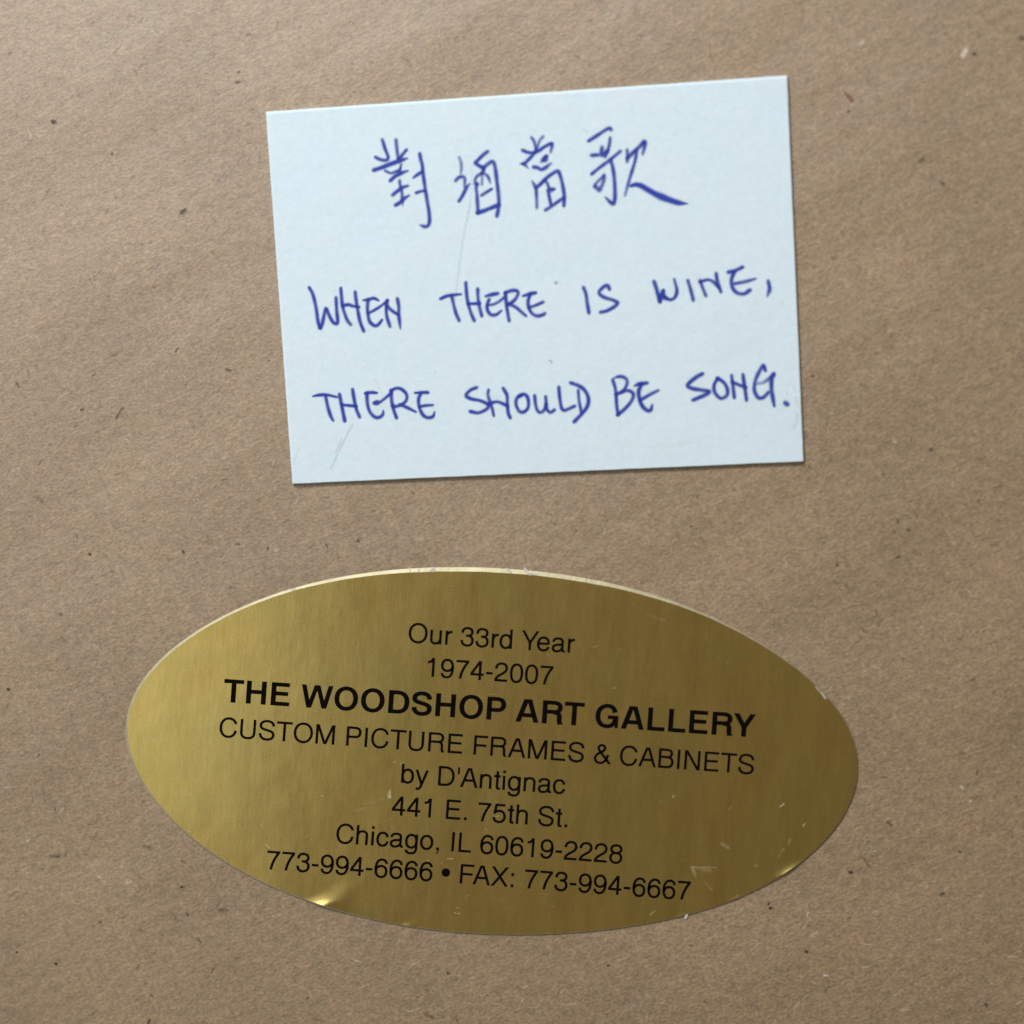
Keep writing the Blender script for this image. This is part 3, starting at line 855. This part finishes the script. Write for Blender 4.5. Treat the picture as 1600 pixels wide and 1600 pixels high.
# ------------------------------------------------------------------ the printed lettering
# Each letter is drawn as pen-like strokes in 1000 units to the em.  "e" closes a stroke on itself, h0/h1 cut an end level.
REG = {
    'O': (778, ["M389 698C209 698 85 560 85 359C85 158 209 20 389 20C569 20 693 158 693 359C693 560 569 698 389 698 e"]),
    'C': (722, ["M630 505C605 625 510 698 373 698C205 698 91 560 91 359C91 150 205 20 370 20C515 20 622 115 636 268 h0"]),
    'D': (722, ["M125 0L125 718", "M125 680L330 680C520 680 628 560 628 360C628 158 520 38 330 38L125 38"]),
    'E': (667, ["M130 0L130 718", "M130 677L604 677", "M130 376L572 376", "M130 41L616 41"]),
    'F': (611, ["M130 0L130 718", "M130 677L583 677", "M130 356L540 356"]),
    'H': (722, ["M124 0L124 718", "M599 0L599 718", "M124 372L599 372"]),
    'I': (278, ["M139 0L139 718"]),
    'L': (556, ["M121 0L121 718", "M121 41L537 41"]),
    'M': (833, ["M116 0L116 718", "M717 0L717 718", "M135 718L412 0 h0 h1", "M698 718L421 0 h0 h1"]),
    'N': (722, ["M120 0L120 718", "M602 0L602 718", "M130 718L592 0 h0 h1"]),
    'P': (667, ["M130 0L130 718", "M130 678L390 678C520 678 576 612 576 511C576 408 520 342 390 342L130 342"]),
    'R': (722, ["M132 0L132 718", "M132 678L420 678C545 678 600 620 600 532C600 432 545 376 420 376L132 376", "M420 376C545 376 580 335 583 235C586 120 586 55 640 0 h1"]),
    'S': (667, ["M574 515C566 640 470 698 335 698C190 698 102 630 102 530C102 425 185 400 330 367C500 328 575 295 575 192C575 80 480 20 340 20C185 20 95 100 93 240"]),
    'T': (611, ["M306 0L306 718", "M14 677L597 677"]),
    'U': (722, ["M124 718L124 245C124 90 210 21 361 21C515 21 599 90 599 245L599 718"]),
    'X': (667, ["M72 718L598 0 h0 h1", "M596 718L68 0 h0 h1"]),
    'Y': (667, ["M64 718L334 275 h0", "M603 718L334 275 h0", "M334 0L334 300"]),
    'A': (667, ["M60 0L312 718 h0 h1", "M607 0L356 718 h0 h1", "M165 257L505 257"]),
    'B': (667, ["M118 0L118 718", "M118 678L360 678C490 678 542 622 542 545C542 455 485 410 375 410L118 410", "M118 410L380 410C520 410 583 330 583 226C583 110 510 40 385 40L118 40"]),
    '&': (667, ["M635 0L238 470C165 560 190 680 308 680C410 680 440 610 425 550C405 470 300 430 215 375C130 320 88 260 88 190C90 85 165 24 275 24C430 24 528 170 548 340 h0"]),
    '0': (556, ["M278 664C150 664 81 560 81 342C81 124 150 20 278 20C406 20 475 124 475 342C475 560 406 664 278 664 e"]),
    '1': (556, ["M314 0L314 703", "M104 536C215 540 275 585 295 690"]),
    '2': (556, ["M77 460C80 590 150 664 275 664C395 664 462 590 462 497C462 400 400 345 290 280C165 205 88 150 74 42", "M30 41L507 41"]),
    '3': (556, ["M88 480C92 605 155 664 270 664C385 664 452 610 452 525C452 435 385 384 285 384L225 384", "M250 384L290 384C410 384 476 310 476 205C476 88 395 20 275 20C150 20 80 90 77 215"]),
    '4': (556, ["M377 0L377 703", "M25 203L523 203", "M58 215L366 690"]),
    '5': (556, ["M120 648L476 648", "M150 686L92 320 h0 h1", "M95 350C135 408 195 432 268 432C395 432 470 345 470 222C470 95 385 20 260 20C145 20 84 85 76 188"]),
    '6': (556, ["M470 515C457 612 392 664 297 664C152 664 81 530 81 318C81 130 150 20 285 20C400 20 474 105 474 225C474 347 402 427 287 427C170 427 90 345 82 232"]),
    '7': (556, ["M37 648L510 648", "M482 650C330 450 236 230 208 0 h1"]),
    '8': (556, ["M278 664C170 664 97 605 97 520C97 435 170 378 278 378C386 378 459 435 459 520C459 605 386 664 278 664 e", "M278 384C160 384 81 310 81 203C81 95 160 20 278 20C396 20 474 95 474 203C474 310 396 384 278 384 e"]),
    '9': (556, ["M86 169C99 72 164 20 259 20C404 20 475 154 475 366C475 554 406 664 271 664C156 664 82 579 82 459C82 337 154 257 269 257C386 257 466 339 474 452"]),
    '-': (333, ["M44 277L289 277 W90"]),
    '.': (278, ["M139 0L139 106 W104"]),
    ',': (278, ["M139 0L139 106 W104", "M168 30C170 -50 145 -105 92 -126 W48"]),
    ':': (278, ["M139 0L139 106 W104", "M139 410L139 516 W104"]),
    "'": (191, ["M96 463L96 718 W72"]),
    '*': (350, ["M175 360L175.5 360 W314"]),
    'a': (556, ["M85 365C92 455 155 500 260 500C370 500 427 460 427 385L427 115C427 55 445 38 485 38C500 38 515 40 530 44", "M427 300C380 265 300 275 210 258C120 240 80 205 80 142C80 68 130 24 220 24C345 24 427 105 427 200"]),
    'b': (556, ["M98 0L98 718", "M286 500C165 500 100 400 100 262C100 120 165 24 286 24C405 24 473 120 473 262C473 400 405 500 286 500 e"]),
    'c': (500, ["M430 345C418 440 355 500 265 500C145 500 74 405 74 262C74 115 145 24 262 24C360 24 427 85 438 190"]),
    'd': (556, ["M457 0L457 718", "M268 500C147 500 79 400 79 262C79 120 147 24 268 24C390 24 455 120 455 262C455 400 390 500 268 500 e"]),
    'e': (556, ["M84 274L470 274", "M470 262C472 415 395 500 280 500C160 500 84 405 84 262C84 112 165 24 282 24C382 24 450 78 468 165"]),
    'g': (556, ["M457 523L457 20C457 -120 390 -182 270 -182C165 -182 97 -140 88 -60", "M268 500C150 500 82 405 82 265C82 125 150 28 268 28C388 28 455 125 455 265C455 405 388 500 268 500 e"]),
    'h': (556, ["M107 0L107 718", "M107 300C107 420 180 500 288 500C395 500 449 440 449 340L449 0"]),
    'i': (222, ["M111 0L111 523", "M111 616L111 718"]),
    'n': (556, ["M107 0L107 523", "M107 300C107 420 180 500 288 500C395 500 449 440 449 340L449 0"]),
    'o': (556, ["M278 500C155 500 79 405 79 262C79 120 155 24 278 24C401 24 477 120 477 262C477 405 401 500 278 500 e"]),
    'r': (333, ["M119 0L119 523", "M119 270C119 400 190 492 332 486"]),
    't': (278, ["M143 669L143 110C143 48 162 32 207 32C228 32 242 33 257 35", "M14 489L257 489"]),
    'u': (556, ["M110 523L110 180C110 75 165 24 268 24C380 24 447 105 447 225", "M447 0L447 523"]),
    'y': (500, ["M54 523L250 10 h0", "M446 523L255 -10C215 -125 185 -178 115 -178C88 -178 68 -175 50 -170 h0"]),
}
BOLD = {
    'T': (611, ["M306 0L306 718", "M14 659L598 659"]),
    'H': (722, ["M141 0L141 718", "M581 0L581 718", "M141 377L581 377"]),
    'E': (667, ["M146 0L146 718", "M146 659L607 659", "M146 377L572 377", "M146 59L621 59"]),
    'W': (944, ["M78 718L247 0 h0 h1 W132", "M455 718L253 0 h0 h1 W126", "M489 718L691 0 h0 h1 W126", "M866 718L697 0 h0 h1 W132"]),
    'O': (778, ["M389 678C225 678 114 550 114 359C114 168 225 40 389 40C553 40 664 168 664 359C664 550 553 678 389 678 e"]),
    'D': (722, ["M146 0L146 718", "M146 659L330 659C510 659 615 560 615 358C615 160 510 59 330 59L146 59"]),
    'S': (667, ["M552 500C548 615 460 678 335 678C195 678 110 620 110 525C110 428 200 403 335 371C480 335 558 308 558 205C558 100 470 40 340 40C195 40 112 110 108 240"]),
    'P': (667, ["M143 0L143 718", "M143 659L370 659C500 659 557 590 557 488C557 386 500 316 370 316L143 316"]),
    'A': (722, ["M96 0L320 718 h0 h1", "M626 0L402 718 h0 h1", "M205 218L515 218"]),
    'R': (722, ["M146 0L146 718", "M146 659L410 659C535 659 590 605 590 520C590 430 535 375 410 375L146 375", "M410 355C545 355 575 318 578 225C582 120 575 50 620 0 h1"]),
    'G': (778, ["M612 480C590 600 510 678 395 678C215 678 114 545 114 355C114 165 215 40 390 40C535 40 625 140 630 300", "M405 328L712 328 W112", "M668 0L668 370 W92"]),
    'L': (611, ["M146 0L146 718", "M146 59L583 59"]),
    'Y': (667, ["M92 718L334 290 h0", "M576 718L334 290 h0", "M334 0L334 320"]),
}
KERN = {('Y', 'e'): -110, ('A', 'T'): -60, ('T', 'A'): -60, ("'", 'A'): -30, ('R', 'Y'): -40, ('F', 'A'): -60, ('A', 'X'): 0, ('1', '1'): -60, ('P', ' '): -20,
        ('R', 'T'): -20, (' ', 'A'): -20}


def parse(path):
    """'M..L..C..' -> dense list of points, end flags, fixed width."""
    toks = path.split(' ')
    flags = [t for t in toks if t in ('e', 'h0', 'h1')]
    wid = [float(t[1:]) for t in toks if t[0] == 'W']
    body = ' '.join(t for t in toks if t not in ('e', 'h0', 'h1') and t[0] != 'W')
    pts = []; cur = None
    import re
    for cmd, args in re.findall(r'([MLC])([^MLC]*)', body):
        a = [float(v) for v in args.replace('-', ' -').split()]
        if cmd == 'M':
            cur = np.array(a); pts.append(cur)
        elif cmd == 'L':
            p = np.array(a)
            n = max(2, int(np.hypot(*(p - cur)) / 120) + 1)
            for t in np.linspace(0, 1, n)[1:]:
                pts.append(cur * (1 - t) + p * t)
            cur = p
        else:
            b, c, d = np.array(a[:2]), np.array(a[2:4]), np.array(a[4:6])
            for t in np.linspace(0, 1, 13)[1:]:
                pts.append((1 - t) ** 3 * cur + 3 * t * (1 - t) ** 2 * b + 3 * t * t * (1 - t) * c + t ** 3 * d)
            cur = d
    return np.array(pts), flags, (wid[0] if wid else None)


def stroke_outline(path, wv, wh):
    P, flags, wid = parse(path)
    if wid and np.hypot(*(P[-1] - P[0])) < 2:               # a round dot
        t = np.linspace(0, 2 * math.pi, 28, endpoint=False)
        return P[0] + np.stack([np.cos(t), np.sin(t)], 1) * wid / 2, [tuple(range(28))]
    closed = 'e' in flags
    if closed:
        P = P[:-1]
        T = np.roll(P, -1, 0) - np.roll(P, 1, 0)
    else:
        T = np.gradient(P, axis=0)
    T /= np.linalg.norm(T, axis=1, keepdims=True)
    w = np.full(len(P), wid) if wid else np.sqrt((wv * T[:, 1]) ** 2 + (wh * T[:, 0]) ** 2)
    N_ = np.stack([-T[:, 1], T[:, 0]], 1)
    A = P + N_ * w[:, None] / 2; B = P - N_ * w[:, None] / 2
    for fl, i in (('h0', 0), ('h1', -1)):
        if fl in flags and abs(T[i, 1]) > 0.15:
            A[i] = A[i] + T[i] * (P[i, 1] - A[i, 1]) / T[i, 1]
            B[i] = B[i] + T[i] * (P[i, 1] - B[i, 1]) / T[i, 1]
    n = len(P)
    F = [(i, i + 1, n + i + 1, n + i) for i in range(n - 1)]
    if closed:
        F.append((n - 1, 0, n, 2 * n - 1))
    return np.vstack([A, B]), F


INKBOX = {}


def layout(text, font):
    x = 0.0; out = []
    for i, ch in enumerate(text):
        if i and (text[i - 1], ch) in KERN:
            x += KERN[(text[i - 1], ch)]
        if ch == ' ':
            x += 278; continue
        out.append((ch, x)); x += font[ch][0]
    return out


# text, bold?, left edge x, right edge x, two baseline points, em height in photo pixels
LINES = [
    ('Our 33rd Year', 0, 637.6, 897.4, (655, 1004.7), (889.5, 1020.0), 42.3),
    ('1974-2007', 0, 667.0, 863.4, (670, 1057.3), (848, 1069.3), 42.3),
    ('THE WOODSHOP ART GALLERY', 1, 348.3, 1178.8, (361, 1097.6), (1160.4, 1151.0), 50.0),
    ('CUSTOM PICTURE FRAMES & CABINETS', 0, 342.0, 1177.2, (357.4, 1152.2), (1164, 1209.0), 42.3),
    ("by D'Antignac", 0, 626.2, 882.6, (630, 1223.4), (873, 1240.2), 42.3),
    ('441 E. 75th St.', 0, 611.4, 886.2, (648.2, 1276.0), (882.5, 1292.6), 42.3),
    ('Chicago, IL 60619-2228', 0, 524.5, 971.8, (557.9, 1319.5), (962, 1349.0), 42.3),
    ('773-994-6666 * FAX: 773-994-6667', 0, 415.8, 1077.9, (422.6, 1358.6), (1063, 1405.6), 42.3),
]


def build_print():
    for text, bold, xl, xr, b0, b1, em in LINES:
        font = BOLD if bold else REG
        wv, wh = (144, 124) if bold else (97, 88)
        glyphs = []
        for ch, x in layout(text, font):
            for p in font[ch][1]:
                V, F = stroke_outline(p, wv, wh)
                glyphs.append((V + (x, 0), F))
        lo = min(g[0][:, 0].min() for g in glyphs); hi = max(g[0][:, 0].max() for g in glyphs)
        dirv = np.array(b1, float) - np.array(b0, float); dirv /= np.linalg.norm(dirv)
        upv = np.array((dirv[1], -dirv[0]))
        sx = (xr - xl) / dirv[0] / (hi - lo)
        sy = em / 1000.0
        start = np.array(b0) + dirv * ((xl - b0[0]) / dirv[0])
        print('line', text, 'em from width %.2f' % (sx * 1000))
        mb = MB()
        for i, (V, F) in enumerate(glyphs):
            P = start + np.outer((V[:, 0] - lo) * sx, dirv) + np.outer(V[:, 1] * sy, upv)
            W = at(P[:, 0], P[:, 1], LAB_Z + 1.3e-5 + (i % 6) * 7e-7)
            F2 = []
            for f in F:
                a, b, c = W[f[0]], W[f[1]], W[f[2]]
                F2.append(f if np.cross(b - a, c - a)[2] > 0 else f[::-1])
            mb.add(W, F2)
        mb.build('printed_line', M_PRINT, label)


build_print()
